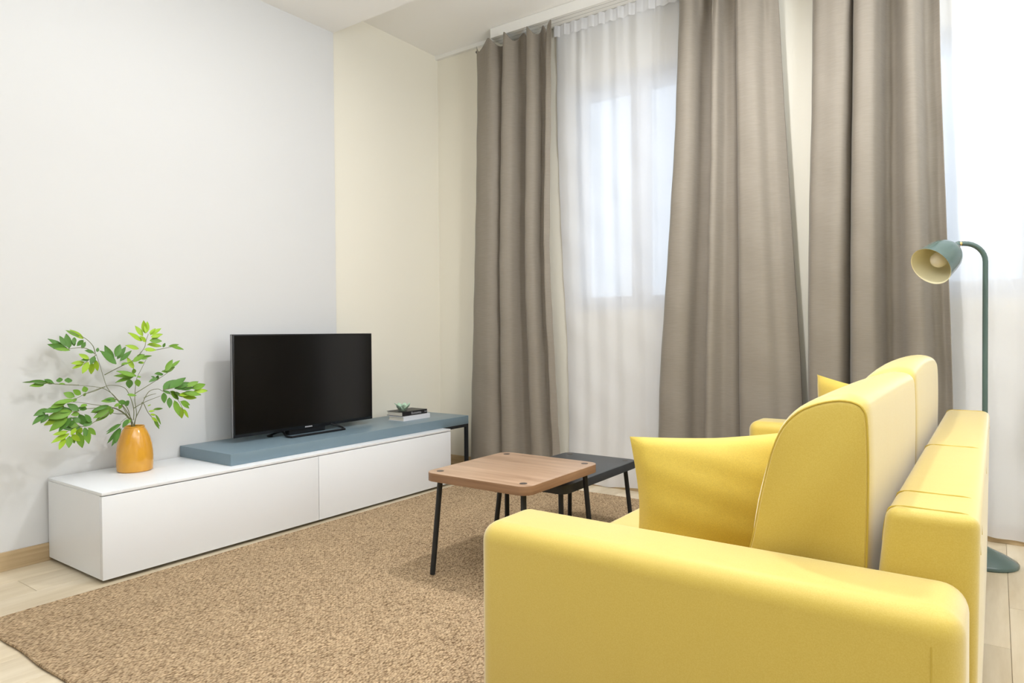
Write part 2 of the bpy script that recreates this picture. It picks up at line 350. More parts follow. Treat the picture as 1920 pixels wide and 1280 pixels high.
tag(recentre(finish('curtain_hook', kn, MT['black_metal']), (-3.068, 3.885, 3.062)), 'small dark knob at the top corner of the narrow taupe curtain', 'hook')

# ------------------------------------------------------------------ rug
rg = bmesh.new(); X0, X1, Y0, Y1 = -2.945, -0.16, 0.853, 3.79
n = 60; ring = []
def edge(a, b, k):
    return [(a[0] + (b[0] - a[0]) * i / k + 0.0015 * math.sin(i * .7 + a[0]), a[1] + (b[1] - a[1]) * i / k + 0.003 * math.sin(i * .9 + b[1])) for i in range(k)]
cs = [(X0, Y0), (X1, Y0), (X1, Y1), (X0, Y1)]; loop = []
for i in range(4): loop += edge(cs[i], cs[(i + 1) % 4], n)
f = rg.faces.new([rg.verts.new((x, y, 0.001)) for x, y in loop])
ex = bmesh.ops.extrude_face_region(rg, geom=[f]); vs = [v for v in ex['geom'] if isinstance(v, bmesh.types.BMVert)]
for v in vs: v.co.z = 0.009
o = finish('rug', rg, MT['rug'], smooth=False); tag(recentre(o, (-1.3, 2.3, 0)), 'large flat-woven natural sisal rug covering the floor under tables and sofa', 'rug')
bd = bmesh.new(); tube(bd, [(x, y, 0.0065) for x, y in loop] + [loop[0] + (0.0065,)], 0.0055, 6)
finish('edge_binding', bd, MT['rug'], o)

# ------------------------------------------------------------------ white low cabinet
CX0, CX1, CY0, CY1, CT = -3.538, -3.005, 1.2825, 3.483, 0.381
cb = empty('tv_cabinet', ((CX0 + CX1) / 2, (CY0 + CY1) / 2, 0), 'long low white cabinet with two wide push-open fronts against the left wall', 'cabinet')
bd = bmesh.new()
abox(bd, CX0, CX1 - .02, CY0, CY1, 0.016, CT - 0.014, r=0.0015, seg=1)
finish('body', bd, MT['cab'], cb)
finish('cabinet_top', box(CX0, CX1, CY0, CY1, CT - 0.0135, CT, r=0.0018, seg=2), MT['cab'], cb)
sm = 2.384
for a, b in ((CY0 + .0005, sm - .0015), (sm + .0015, CY1 - .0005)):
    finish('drop_front', box(CX1 - .019, CX1, a, b, 0.016, CT - 0.0175, r=0.0015, seg=2), MT['cab'], cb)
for x in (CX0 + .05, CX1 - .09):
    for y in (CY0 + .08, (CY0 + CY1) / 2, CY1 - .08):
        finish('foot', lathe(bmesh.new(), [(.02, .0), (.02, .018)], (x, y, 0), n=14, cap0=True, cap1=True), MT['dark'], cb)

# ------------------------------------------------------------------ blue bench board resting on the cabinet, one steel leg frame
BX0, BX1, BY0, BY1, BT = -3.545, -3.072, 1.905, 3.757, 0.440
bb = empty('bench_shelf', ((BX0 + BX1) / 2, (BY0 + BY1) / 2, 0), 'blue-grey lacquered board lying on the white cabinet, black steel legs at its far end', 'shelf')
finish('board', box(BX0, BX1, BY0, BY1, CT + 0.0005, BT, r=0.002, seg=2), MT['blue'], bb)
lg = bmesh.new(); t = 0.022
finish('leg', box(BX1 - t - .002, BX1 - .002, BY1 - t - .001, BY1 - .001, 0.0, CT - .02), MT['black_metal'], bb, smooth=False)
finish('leg', box(BX0 + .002, BX0 + t + .002, BY1 - t - .001, BY1 - .001, 0.0, CT - .02), MT['black_metal'], bb, smooth=False)
fr = bmesh.new(); abox(fr, BX0 + .002, BX1 - .002, BY1 - t - .001, BY1 - .001, CT - .02, CT); abox(fr, BX1 - t - .002, BX1 - .002, CY1 + .004, BY1 - t - .001, CT - .02, CT); abox(fr, BX0 + .002, BX0 + t, CY1 + .004, BY1 - t - .001, CT - .02, CT)
finish('under_frame', fr, MT['black_metal'], bb, smooth=False)

# ------------------------------------------------------------------ television
TX = -3.345; T0, T1, TZ0, TZ1 = 2.096, 3.092, 0.470, 1.0315
tv = empty('television', (TX - .03, (T0 + T1) / 2, BT), 'wide black flat-screen television standing on the blue-grey board', 'television')
finish('casing', box(TX - .028, TX, T0, T1, TZ0, TZ1, r=0.002, seg=2), MT['black_plastic'], tv)
finish('back_cover', box(TX - .062, TX - .026, T0 + .14, T1 - .14, TZ0 + .03, TZ1 - .16, r=0.012, seg=3), MT['black_plastic'], tv)
finish('screen', box(TX - .001, TX + .0008, T0 + .007, T1 - .007, TZ0 + .017, TZ1 - .007), MT['screen'], tv, smooth=False)
finish('edge_strip', box(TX - .020, TX - .006, T0 - .0012, T0, TZ0 + .002, TZ1 - .002), MT['silver'], tv, smooth=False)['label'] = 'thin silver strip along the left edge'
cy = 2.58
st = smooth_path([(TX - .035, cy - .22, BT + .007), (TX - .06, cy - .235, BT + .007), (TX - .075, cy - .2, BT + .008), (TX - .05, cy - .17, BT + .022), (TX - .01, cy - .17, BT + .026), (TX + .05, cy - .19, BT + .009), (TX + .088, cy - .185, BT + .0065), (TX + .092, cy - .15, BT + .0065), (TX + .092, cy + .17, BT + .0065), (TX + .088, cy + .195, BT + .008), (TX + .05, cy + .2, BT + .018), (TX - .01, cy + .17, BT + .036)], 5)
finish('stand', tube(bmesh.new(), st, 0.0062, 8), MT['black_plastic'], tv)
finish('stand_neck', box(TX - .05, TX - .004, cy - .13, cy + .13, BT + .0005, TZ0 + .02, r=0.004, seg=2), MT['black_plastic'], tv)
for i in range(6):   # tiny maker's lettering, too small in the photograph to be read
    y = cy - .022 + i * .0088
    finish('letter_mark', box(TX + .0002, TX + .0016, y, y + .0058, TZ0 + .0052, TZ0 + .0118), MT['print'], tv, smooth=False)

# ------------------------------------------------------------------ books and glass holder
def book(name, x0, x1, y0, y1, z, t, cover, label, titled):
    r = empty(name, ((x0 + x1) / 2, (y0 + y1) / 2, z), label, 'book', None)
    c = 0.0025; bm = bmesh.new()
    abox(bm, x0, x1, y0, y1, z, z + c); abox(bm, x0, x1, y0, y1, z + t - c, z + t); abox(bm, x1 - c, x1, y0, y1, z + c, z + t - c)
    finish('cover', bm, cover, r, smooth=False)
    finish('pages', box(x0 + .005, x1 - c - .0005, y0 + .003, y1 - .003, z + c + .0002, z + t - c - .0002), MT['paper'], r, smooth=False)
    if titled:
        def text(body, y, size, m):
            cu = bpy.data.curves.new('title', 'FONT'); cu.body = body; cu.size = size; cu.extrude = 0.0002; cu.align_x = 'LEFT'; cu.align_y = 'CENTER'; cu.resolution_u = 2
            tmp = bpy.data.objects.new('t', cu); COL.objects.link(tmp); dg = bpy.context.evaluated_depsgraph_get()
            me = bpy.data.meshes.new_from_object(tmp.evaluated_get(dg)); bpy.data.objects.remove(tmp); me.materials.append(m)
            ob = bpy.data.objects.new('title', me); COL.objects.link(ob)
            ob.parent = r; ob.matrix_basis = Matrix.Translation(Vector((x1 + .0003, y, z + t / 2)) - Vector(r.location)) @ Matrix(((0, 0, 1, 0), (1, 0, 0, 0), (0, 1, 0, 0), (0, 0, 0, 1)))
        text(titled[0], y0 + 0.085, 0.022, MT['print']); text(titled[1], y0 + 0.215, 0.013, MT['print'])
    return r
book('book', -3.371, -3.228, 3.262, 3.522, BT, 0.030, MT['bookwhite'], 'white book, the lower one of the two on the board', None)
book('book', -3.395, -3.246, 3.270, 3.512, BT + .0302, 0.030, MT['bookblack'], 'black book with white spine title, on top of the white book', ('Economica', 'Senhor'))
lx, ly, lz = -3.325, 3.352, BT + .0603
lo = empty('glass_bowl', (lx, ly, lz), 'small pale green glass bowl with pointed lotus petals, on the black book', 'bowl')
finish('base', lathe(bmesh.new(), [(.001, 0), (.022, 0), (.026, .004), (.028, .012), (.022, .012), (.018, .006), (.001, .006)], (lx, ly, lz), n=20), MT['greenglass'], lo)
for i in range(7):
    a = 2 * PI * i / 7 + .25; pb = bmesh.new(); rows = []
    for s in range(7):
        t = s / 6; rr = .022 + .036 * t ** 1.1; zz = .006 + .043 * t; wd = .021 * math.sin(PI * (0.22 + 0.78 * t)) ** .8 if t < 1 else 0.0008
        row = []
        for k_, dd in ((-1, .004), (0, 0), (1, .004)):
            c_, s__ = math.cos(a), math.sin(a)
            row.append((lx + c_ * (rr - dd * 1.2) - s__ * wd * 1.15 * k_, ly + s__ * (rr - dd * 1.2) + c_ * wd * 1.15 * k_, lz + zz))
        rows.append([pb.verts.new(p) for p in row])
    for s in range(6):
        for k_ in range(2): pb.faces.new([rows[s][k_], rows[s][k_ + 1], rows[s + 1][k_ + 1], rows[s + 1][k_]])
    p = finish('petal', pb, MT['greenglass'], lo); md = p.modifiers.new('thickness', 'SOLIDIFY'); md.thickness = 0.003

# ------------------------------------------------------------------ vase and plant
vx, vy = -3.376, 1.592
vb = lathe(bmesh.new(), [(.001, 0), (.072, 0), (.0775, .005), (.0795, .03), (.080, .07), (.079, .095), (.075, .128), (.067, .160), (.0575, .184), (.049, .200), (.0445, .207), (.0455, .213), (.043, .2155), (.040, .212), (.040, .204), (.051, .184), (.066, .14), (.073, .09), (.071, .02), (.001, .01)], (vx, vy, CT + .0003), n=48)
vo = tag(recentre(finish('vase', vb, MT['vase']), (vx, vy, CT)), 'rounded glossy ochre-yellow ceramic vase on the left end of the white cabinet', 'vase')
PLANT = [([[[-3.376,1.571,0.599],[-3.385,1.565,0.648],[-3.394,1.541,0.703],[-3.403,1.489,0.778],[-3.412,1.473,0.835],[-3.421,1.46,0.898],[-3.43,1.448,0.947]],[[-3.43,1.446,0.949],[-3.43,1.435,0.986],[-3.43,1.397,1.024],[-3.43,1.337,1.05]],[[-3.43,1.446,0.944],[-3.43,1.415,0.969],[-3.43,1.382,0.976],[-3.43,1.34,0.973],[-3.43,1.304,0.974]],[[-3.43,1.451,0.941],[-3.42,1.415,0.919],[-3.41,1.387,0.9]]],[[-3.436,1.399,1.016,-3.451,1.349,1.06,0.26,2],[-3.432,1.379,1.026,-3.445,1.331,1.058,0.26,1],[-3.44,1.401,1.01,-3.444,1.374,0.985,0.5,0],[-3.42,1.355,1.024,-3.409,1.348,0.991,0.4,0],[-3.424,1.335,0.973,-3.434,1.327,1.042,0.34,0],[-3.429,1.322,0.984,-3.437,1.302,1.032,0.34,0],[-3.438,1.32,0.973,-3.452,1.263,1.021,0.3,0],[-3.437,1.334,0.968,-3.421,1.25,0.994,0.26,0],[-3.422,1.337,0.965,-3.411,1.27,0.976,0.2,1],[-3.423,1.356,0.983,-3.434,1.354,1.021,0.35,0],[-3.435,1.391,0.972,-3.43,1.405,1.003,0.4,0],[-3.424,1.437,0.952,-3.412,1.396,0.964,0.35,0],[-3.421,1.415,0.922,-3.436,1.379,0.949,0.4,2],[-3.427,1.418,0.919,-3.421,1.382,0.92,0.4,0],[-3.43,1.4,0.907,-3.441,1.348,0.906,0.3,2],[-3.431,1.395,0.899,-3.445,1.352,0.882,0.28,2],[-3.42,1.412,0.909,-3.406,1.38,0.859,0.34,2],[-3.429,1.431,0.905,-3.436,1.429,0.85,0.36,2],[-3.42,1.442,0.918,-3.418,1.45,0.865,0.32,2],[-3.421,1.44,0.934,-3.408,1.415,0.899,0.4,0],[-3.43,1.454,0.954,-3.433,1.46,0.975,0.5,0]]),
([[[-3.41,1.476,0.846],[-3.395,1.515,0.87],[-3.38,1.566,0.898],[-3.365,1.596,0.917],[-3.35,1.619,0.954]]],[[-3.358,1.504,0.896,-3.36,1.442,0.963,0.34,0],[-3.368,1.497,0.909,-3.375,1.464,0.986,0.3,0],[-3.352,1.5,0.931,-3.369,1.532,0.99,0.38,0],[-3.371,1.516,0.919,-3.366,1.554,0.978,0.26,0],[-3.365,1.527,0.908,-3.364,1.578,0.961,0.26,0],[-3.361,1.528,0.893,-3.366,1.57,0.902,0.25,1],[-3.348,1.576,0.902,-3.359,1.638,0.942,0.28,1],[-3.362,1.586,0.871,-3.373,1.563,0.925,0.3,2],[-3.357,1.606,0.901,-3.365,1.636,0.896,0.4,1],[-3.363,1.617,0.916,-3.355,1.65,0.919,0.3,1]]),
([[[-3.37,1.534,0.889],[-3.37,1.591,0.913],[-3.37,1.639,0.966],[-3.37,1.65,1.004],[-3.37,1.662,1.037]],[[-3.37,1.65,0.955],[-3.363,1.695,0.959],[-3.357,1.742,0.967],[-3.35,1.778,0.974]]],[[-3.374,1.65,1.04,-3.372,1.639,1.103,0.34,2],[-3.36,1.647,1.04,-3.375,1.66,1.1,0.3,2],[-3.381,1.64,1.026,-3.39,1.611,1.078,0.34,2],[-3.364,1.626,1.002,-3.359,1.566,1.046,0.3,2],[-3.376,1.618,0.964,-3.382,1.561,0.985,0.3,2],[-3.378,1.671,1.037,-3.379,1.702,1.067,0.25,2],[-3.381,1.675,1.031,-3.374,1.727,1.067,0.28,2],[-3.36,1.667,1.021,-3.344,1.72,1.037,0.28,2],[-3.364,1.664,1.004,-3.348,1.718,1.003,0.38,1],[-3.382,1.661,0.982,-3.389,1.739,0.98,0.32,2],[-3.359,1.634,0.961,-3.349,1.691,0.96,0.3,2],[-3.372,1.651,0.999,-3.356,1.617,1.026,0.4,2],[-3.367,1.731,0.97,-3.356,1.736,0.992,0.4,0],[-3.375,1.76,0.974,-3.386,1.826,0.983,0.16,1],[-3.371,1.769,0.971,-3.384,1.849,0.961,0.24,1],[-3.373,1.679,1.012,-3.356,1.709,1.026,0.4,2],[-3.374,1.603,0.918,-3.392,1.655,0.938,0.35,1],[-3.381,1.622,0.917,-3.393,1.69,0.934,0.2,1],[-3.363,1.608,0.897,-3.368,1.64,0.901,0.4,2],[-3.375,1.593,0.87,-3.39,1.569,0.927,0.26,2]]),
([[[-3.376,1.618,0.58],[-3.368,1.599,0.653],[-3.361,1.589,0.719],[-3.353,1.589,0.784],[-3.345,1.593,0.828],[-3.338,1.611,0.87],[-3.33,1.629,0.913]]],[[-3.298,1.566,0.837,-3.301,1.485,0.869,0.22,1],[-3.317,1.57,0.838,-3.333,1.484,0.845,0.18,1],[-3.321,1.566,0.834,-3.333,1.49,0.816,0.22,1],[-3.306,1.541,0.827,-3.318,1.544,0.781,0.5,0],[-3.321,1.581,0.823,-3.321,1.589,0.786,0.55,1],[-3.316,1.567,0.851,-3.298,1.556,0.874,0.5,1],[-3.319,1.581,0.833,-3.318,1.6,0.834,0.5,1],[-3.303,1.57,0.838,-3.307,1.53,0.865,0.2,1]]),
([[[-3.34,1.579,0.753],[-3.34,1.649,0.792],[-3.34,1.726,0.837],[-3.34,1.766,0.868]]],[[-3.328,1.72,0.854,-3.329,1.76,0.91,0.32,1],[-3.346,1.758,0.868,-3.349,1.806,0.906,0.24,1],[-3.351,1.721,0.848,-3.354,1.786,0.872,0.28,1],[-3.346,1.718,0.837,-3.332,1.672,0.845,0.4,0],[-3.332,1.683,0.823,-3.332,1.642,0.806,0.3,0],[-3.351,1.682,0.822,-3.36,1.667,0.831,0.4,0],[-3.346,1.684,0.808,-3.357,1.701,0.835,0.4,0],[-3.346,1.74,0.847,-3.333,1.706,0.854,0.4,1]]),
([[[-3.376,1.619,0.579],[-3.353,1.611,0.68],[-3.331,1.638,0.755],[-3.308,1.67,0.77],[-3.285,1.685,0.759],[-3.263,1.739,0.723],[-3.24,1.765,0.655]],[[-3.33,1.616,0.729],[-3.315,1.635,0.742],[-3.3,1.66,0.749]],[[-3.36,1.583,0.682],[-3.31,1.611,0.712],[-3.26,1.661,0.74]],[[-3.24,1.662,0.768],[-3.23,1.734,0.779],[-3.22,1.796,0.77]]],[[-3.249,1.667,0.767,-3.265,1.742,0.816,0.36,0],[-3.23,1.689,0.772,-3.227,1.767,0.827,0.34,0],[-3.228,1.71,0.77,-3.232,1.809,0.796,0.3,0],[-3.23,1.734,0.766,-3.225,1.81,0.774,0.28,0],[-3.233,1.769,0.777,-3.224,1.833,0.801,0.28,1],[-3.24,1.801,0.763,-3.255,1.889,0.784,0.28,1],[-3.247,1.816,0.75,-3.233,1.887,0.751,0.26,2],[-3.23,1.756,0.748,-3.215,1.842,0.736,0.26,1],[-3.244,1.752,0.731,-3.238,1.832,0.719,0.28,2],[-3.233,1.735,0.735,-3.228,1.806,0.747,0.3,2],[-3.232,1.74,0.708,-3.231,1.789,0.671,0.34,1],[-3.236,1.663,0.757,-3.23,1.664,0.706,0.42,0],[-3.246,1.694,0.73,-3.23,1.69,0.681,0.42,0],[-3.229,1.694,0.75,-3.244,1.664,0.766,0.3,0],[-3.229,1.71,0.716,-3.212,1.728,0.639,0.28,1],[-3.236,1.741,0.685,-3.252,1.759,0.619,0.32,2],[-3.23,1.75,0.668,-3.244,1.793,0.623,0.3,2],[-3.229,1.721,0.699,-3.223,1.731,0.66,0.4,2],[-3.251,1.7,0.759,-3.263,1.756,0.716,0.38,1],[-3.237,1.747,0.707,-3.234,1.794,0.686,0.35,1],[-3.234,1.725,0.774,-3.219,1.773,0.788,0.4,0],[-3.247,1.72,0.747,-3.265,1.78,0.73,0.4,1]]),
([[[-3.34,1.61,0.708],[-3.335,1.618,0.702],[-3.33,1.636,0.657],[-3.325,1.671,0.61],[-3.32,1.687,0.587]]],[[-3.31,1.64,0.696,-3.327,1.631,0.691,0.3,2],[-3.311,1.648,0.671,-3.325,1.708,0.673,0.16,1],[-3.313,1.628,0.664,-3.302,1.655,0.668,0.3,2],[-3.311,1.635,0.65,-3.309,1.663,0.645,0.3,2],[-3.311,1.648,0.63,-3.322,1.688,0.574,0.26,1],[-3.316,1.661,0.647,-3.322,1.695,0.594,0.16,1],[-3.311,1.642,0.636,-3.301,1.667,0.612,0.3,2]]),
([[[-3.376,1.589,0.583],[-3.352,1.565,0.62],[-3.328,1.536,0.643],[-3.304,1.495,0.626],[-3.28,1.459,0.606]],[[-3.376,1.582,0.624],[-3.357,1.545,0.678],[-3.338,1.515,0.712],[-3.319,1.479,0.739],[-3.3,1.443,0.746]],[[-3.376,1.589,0.623],[-3.38,1.592,0.68],[-3.384,1.576,0.742],[-3.388,1.553,0.782],[-3.392,1.498,0.797],[-3.396,1.455,0.788],[-3.4,1.399,0.769]]],[[-3.301,1.498,0.623,-3.3,1.434,0.582,0.14,0],[-3.311,1.498,0.604,-3.328,1.448,0.534,0.16,0],[-3.298,1.497,0.6,-3.298,1.452,0.524,0.18,0],[-3.291,1.486,0.586,-3.287,1.464,0.537,0.26,0],[-3.309,1.492,0.621,-3.314,1.438,0.591,0.12,0],[-3.294,1.528,0.639,-3.293,1.499,0.605,0.4,0],[-3.312,1.546,0.633,-3.3,1.508,0.622,0.4,1],[-3.292,1.516,0.727,-3.307,1.535,0.701,0.6,0],[-3.299,1.484,0.724,-3.303,1.528,0.717,0.4,0],[-3.293,1.491,0.716,-3.3,1.467,0.705,0.45,1],[-3.306,1.502,0.709,-3.307,1.492,0.69,0.6,1],[-3.289,1.457,0.698,-3.303,1.45,0.677,0.6,1],[-3.309,1.529,0.752,-3.305,1.572,0.749,0.32,1],[-3.291,1.471,0.727,-3.29,1.43,0.739,0.25,0],[-3.302,1.471,0.743,-3.289,1.422,0.743,0.2,0]]),
([[[-3.376,1.585,0.612],[-3.388,1.567,0.682],[-3.401,1.533,0.722],[-3.413,1.507,0.758],[-3.425,1.471,0.784],[-3.438,1.415,0.797],[-3.45,1.34,0.807]],[[-3.46,1.387,0.802],[-3.463,1.323,0.809],[-3.467,1.226,0.824],[-3.47,1.172,0.829]]],[[-3.463,1.345,0.815,-3.479,1.349,0.839,0.85,0],[-3.461,1.308,0.82,-3.472,1.311,0.842,0.85,0],[-3.475,1.287,0.82,-3.463,1.249,0.838,0.3,0],[-3.472,1.263,0.82,-3.461,1.194,0.834,0.22,0],[-3.478,1.252,0.812,-3.465,1.193,0.814,0.34,1],[-3.478,1.217,0.827,-3.49,1.172,0.828,0.14,0],[-3.47,1.289,0.815,-3.476,1.245,0.831,0.3,0],[-3.469,1.332,0.811,-3.454,1.302,0.815,0.22,1],[-3.465,1.27,0.823,-3.483,1.232,0.818,0.3,1]]),
([[[-3.41,1.477,0.79],[-3.413,1.429,0.772],[-3.417,1.388,0.76],[-3.42,1.347,0.737]]],[[-3.425,1.401,0.77,-3.423,1.393,0.798,0.7,1],[-3.42,1.377,0.761,-3.413,1.344,0.785,0.5,1],[-3.42,1.352,0.752,-3.436,1.313,0.774,0.5,1],[-3.426,1.391,0.753,-3.414,1.397,0.767,0.5,1],[-3.423,1.36,0.745,-3.414,1.342,0.73,0.5,1]]),
([[[-3.376,1.575,0.621],[-3.363,1.54,0.66],[-3.351,1.493,0.69],[-3.338,1.439,0.708],[-3.325,1.394,0.719],[-3.313,1.324,0.736],[-3.3,1.281,0.742]],[[-3.33,1.449,0.7],[-3.315,1.358,0.704],[-3.3,1.32,0.699]],[[-3.32,1.459,0.684],[-3.308,1.439,0.672],[-3.296,1.383,0.645],[-3.284,1.345,0.63],[-3.272,1.292,0.634],[-3.26,1.256,0.616]],[[-3.28,1.312,0.701],[-3.28,1.27,0.7],[-3.28,1.199,0.713]]],[[-3.268,1.292,0.751,-3.264,1.213,0.746,0.24,1],[-3.276,1.269,0.752,-3.272,1.198,0.726,0.3,1],[-3.284,1.193,0.721,-3.27,1.138,0.699,0.32,0],[-3.281,1.184,0.7,-3.266,1.13,0.665,0.3,0],[-3.285,1.195,0.698,-3.271,1.163,0.666,0.4,0],[-3.273,1.247,0.72,-3.269,1.172,0.713,0.34,0],[-3.281,1.286,0.704,-3.294,1.206,0.717,0.34,0],[-3.273,1.283,0.702,-3.278,1.188,0.683,0.32,1],[-3.276,1.273,0.691,-3.289,1.196,0.672,0.3,1],[-3.29,1.237,0.674,-3.303,1.185,0.651,0.3,2],[-3.273,1.267,0.683,-3.284,1.198,0.626,0.3,1],[-3.27,1.281,0.676,-3.275,1.228,0.622,0.3,0],[-3.278,1.311,0.703,-3.284,1.269,0.737,0.42,0],[-3.277,1.344,0.706,-3.292,1.314,0.715,0.5,0],[-3.282,1.345,0.726,-3.267,1.315,0.721,0.5,1],[-3.288,1.317,0.689,-3.282,1.283,0.687,0.5,1],[-3.284,1.321,0.65,-3.291,1.289,0.674,0.5,0],[-3.291,1.345,0.635,-3.309,1.323,0.684,0.5,0],[-3.269,1.355,0.647,-3.257,1.329,0.686,0.45,0],[-3.273,1.362,0.649,-3.262,1.322,0.637,0.45,0],[-3.269,1.264,0.617,-3.281,1.21,0.61,0.28,2],[-3.278,1.273,0.605,-3.278,1.203,0.578,0.26,2],[-3.278,1.257,0.588,-3.262,1.225,0.546,0.34,2],[-3.274,1.271,0.596,-3.257,1.262,0.548,0.4,1],[-3.289,1.287,0.595,-3.284,1.295,0.56,0.45,1],[-3.276,1.282,0.603,-3.267,1.31,0.568,0.45,2],[-3.277,1.309,0.608,-3.265,1.317,0.538,0.36,1],[-3.285,1.339,0.621,-3.269,1.347,0.552,0.34,1],[-3.282,1.349,0.623,-3.279,1.381,0.586,0.36,1],[-3.27,1.296,0.628,-3.263,1.272,0.602,0.45,2],[-3.285,1.326,0.626,-3.294,1.305,0.592,0.5,2],[-3.284,1.32,0.63,-3.28,1.253,0.629,0.34,0],[-3.268,1.33,0.627,-3.254,1.33,0.59,0.4,0],[-3.282,1.309,0.628,-3.286,1.261,0.663,0.4,1],[-3.272,1.292,0.663,-3.28,1.266,0.636,0.4,0],[-3.282,1.255,0.73,-3.3,1.241,0.707,0.4,1]]),
([[[-3.376,1.578,0.621],[-3.367,1.556,0.65],[-3.358,1.517,0.681],[-3.348,1.478,0.697],[-3.339,1.433,0.694],[-3.33,1.395,0.673]],[[-3.376,1.582,0.617],[-3.362,1.547,0.655],[-3.348,1.505,0.664],[-3.334,1.457,0.674],[-3.32,1.41,0.658]]],[[-3.338,1.473,0.699,-3.336,1.386,0.685,0.3,1],[-3.325,1.473,0.692,-3.321,1.389,0.66,0.3,1],[-3.333,1.469,0.692,-3.317,1.459,0.668,0.6,1],[-3.327,1.489,0.731,-3.339,1.429,0.731,0.26,1],[-3.34,1.465,0.674,-3.323,1.397,0.644,0.24,1],[-3.318,1.451,0.71,-3.303,1.377,0.695,0.2,0]])]

LM = []
for s in range(3):
    b = bmesh.new(); rows = []; n = 6
    for i in range(n + 1):
        t = i / n; wd = math.sin(PI * t ** 0.85) ** 0.85 * 0.5 if 0 < i < n else 0.02
        z = -0.12 * (t - .0) ** 2
        rows.append([b.verts.new((t, -wd, z + 0.05)), b.verts.new((t, 0, z)), b.verts.new((t, wd, z + 0.05))])
    for i in range(n):
        for k in range(2): b.faces.new([rows[i][k], rows[i][k + 1], rows[i + 1][k + 1], rows[i + 1][k]])
    me = bpy.data.meshes.new('leaf'); b.to_mesh(me); b.free(); me.materials.append(MT['leaf%d' % s])
    me.polygons.foreach_set('use_smooth', [True] * len(me.polygons)); LM.append(me)
plant = empty('potted_plant', (vx, vy, CT + .05), 'leafy spray of green pinnate branches standing in the ochre vase', 'plant')
rl = random.Random(6)
off = Vector(plant.location)
for stems, leaves in PLANT:
    sb = bmesh.new()
    for st in stems:
        pts = [Vector(p) for p in st]
        if abs(pts[0].x - vx) < .002 and pts[0].z < CT + .235:      # starts inside the vase
            top = pts[1] if pts[0].z < CT + .21 and len(pts) > 2 else pts[0]
            nk = Vector((vx + rl.uniform(-.018, .018), vy + max(-.03, min(.03, (pts[1].y - vy) * .25)), CT + .212))
            pts = [Vector((vx, vy, CT + .05)), nk] + [p for p in pts if p.z > CT + .235]
        path = smooth_path(pts, 6); n = len(path)
        tube(sb, path, [0.0021 - 0.0012 * i / n for i in range(n)], 5)
    so = finish('stem', sb, MT['stem'], plant)
    for a in leaves:
        p = Vector(a[0:3]); q = Vector(a[3:6]); wd, sh = a[6], a[7]
        d = q - p; ln = d.length; d.normalize()
        nrm = Vector((0.75 + rl.uniform(-.2, .2), -0.35 + rl.uniform(-.35, .35), 0.45 + rl.uniform(-.35, .35)))
        nrm = (nrm - d * nrm.dot(d)).normalized(); sd = nrm.cross(d)
        mx = Matrix((d * ln, sd * ln * wd * 1.28, nrm * ln)).transposed().to_4x4(); mx.translation = p - off
        o = bpy.data.objects.new('leaf', LM[sh]); COL.objects.link(o); o.parent = so; o.matrix_basis = mx

# ------------------------------------------------------------------ tables
def table(name, x0, x1, y0, y1, zt, th, r, topm, edgem, label, grainrot=0):
    T = empty(name, ((x0 + x1) / 2, (y0 + y1) / 2, 0), label, 'table', None)
    bm = bmesh.new(); vs = []
    for cx, cy, a0 in ((x1 - r, y1 - r, 0), (x0 + r, y1 - r, PI / 2), (x0 + r, y0 + r, PI), (x1 - r, y0 + r, 1.5 * PI)):
        for k in range(9): a = a0 + k * PI / 16; vs.append((cx + r * math.cos(a), cy + r * math.sin(a)))
    f = bm.faces.new([bm.verts.new((x, y, zt - th)) for x, y in vs])
    e = bmesh.ops.extrude_face_region(bm, geom=[f])
    top = [v for v in e['geom'] if isinstance(v, bmesh.types.BMVert)]
    for v in top: v.co.z = zt
    tf = [q for q in e['geom'] if isinstance(q, bmesh.types.BMFace)][0]
    bmesh.ops.bevel(bm, geom=list(tf.edges), offset=.002, segments=2, affect='EDGES', profile=.5)
    for q in bm.faces: q.material_index = 0 if abs(q.normal.z) > .9 or q.calc_center_median().z > zt - .0025 else 1
    bm.normal_update()
    for q in bm.faces: q.material_index = 0 if q.calc_center_median().z > zt - .0025 else 1
    finish('tabletop', bm, None, T, mats=[topm, edgem])
    ins = .050
    for sx in (0, 1):
        for sy in (0, 1):
            px = x0 + ins if sx == 0 else x1 - ins; py = y0 + ins if sy == 0 else y1 - ins
            fx = px + (.022 if sx else -.022); fy = py + (.03 if sy else -.03)
            L = finish('leg', tube(bmesh.new(), [(px, py, zt - th), (fx, fy, .0108)], 0.0115, 14), MT['black_metal'], T)
            finish('cap', lathe(bmesh.new(), [(.0155, 0), (.0155, .0012), (.001, .0014)], (px, py, zt - .0004), n=20), MT['pad'], T)
    return T
table('side_table', -1.972, -1.443, 2.108, 2.688, 0.446, 0.036, .05, MT['tabletop'], MT['tableedge'], 'square walnut-coloured coffee table with round black legs and dark corner caps')
table('side_table', -1.955, -1.523, 2.515, 3.255, 0.362, 0.038, .045, MT['blacktop'], MT['blacktop'], 'lower black table tucked partly under the walnut-coloured table')

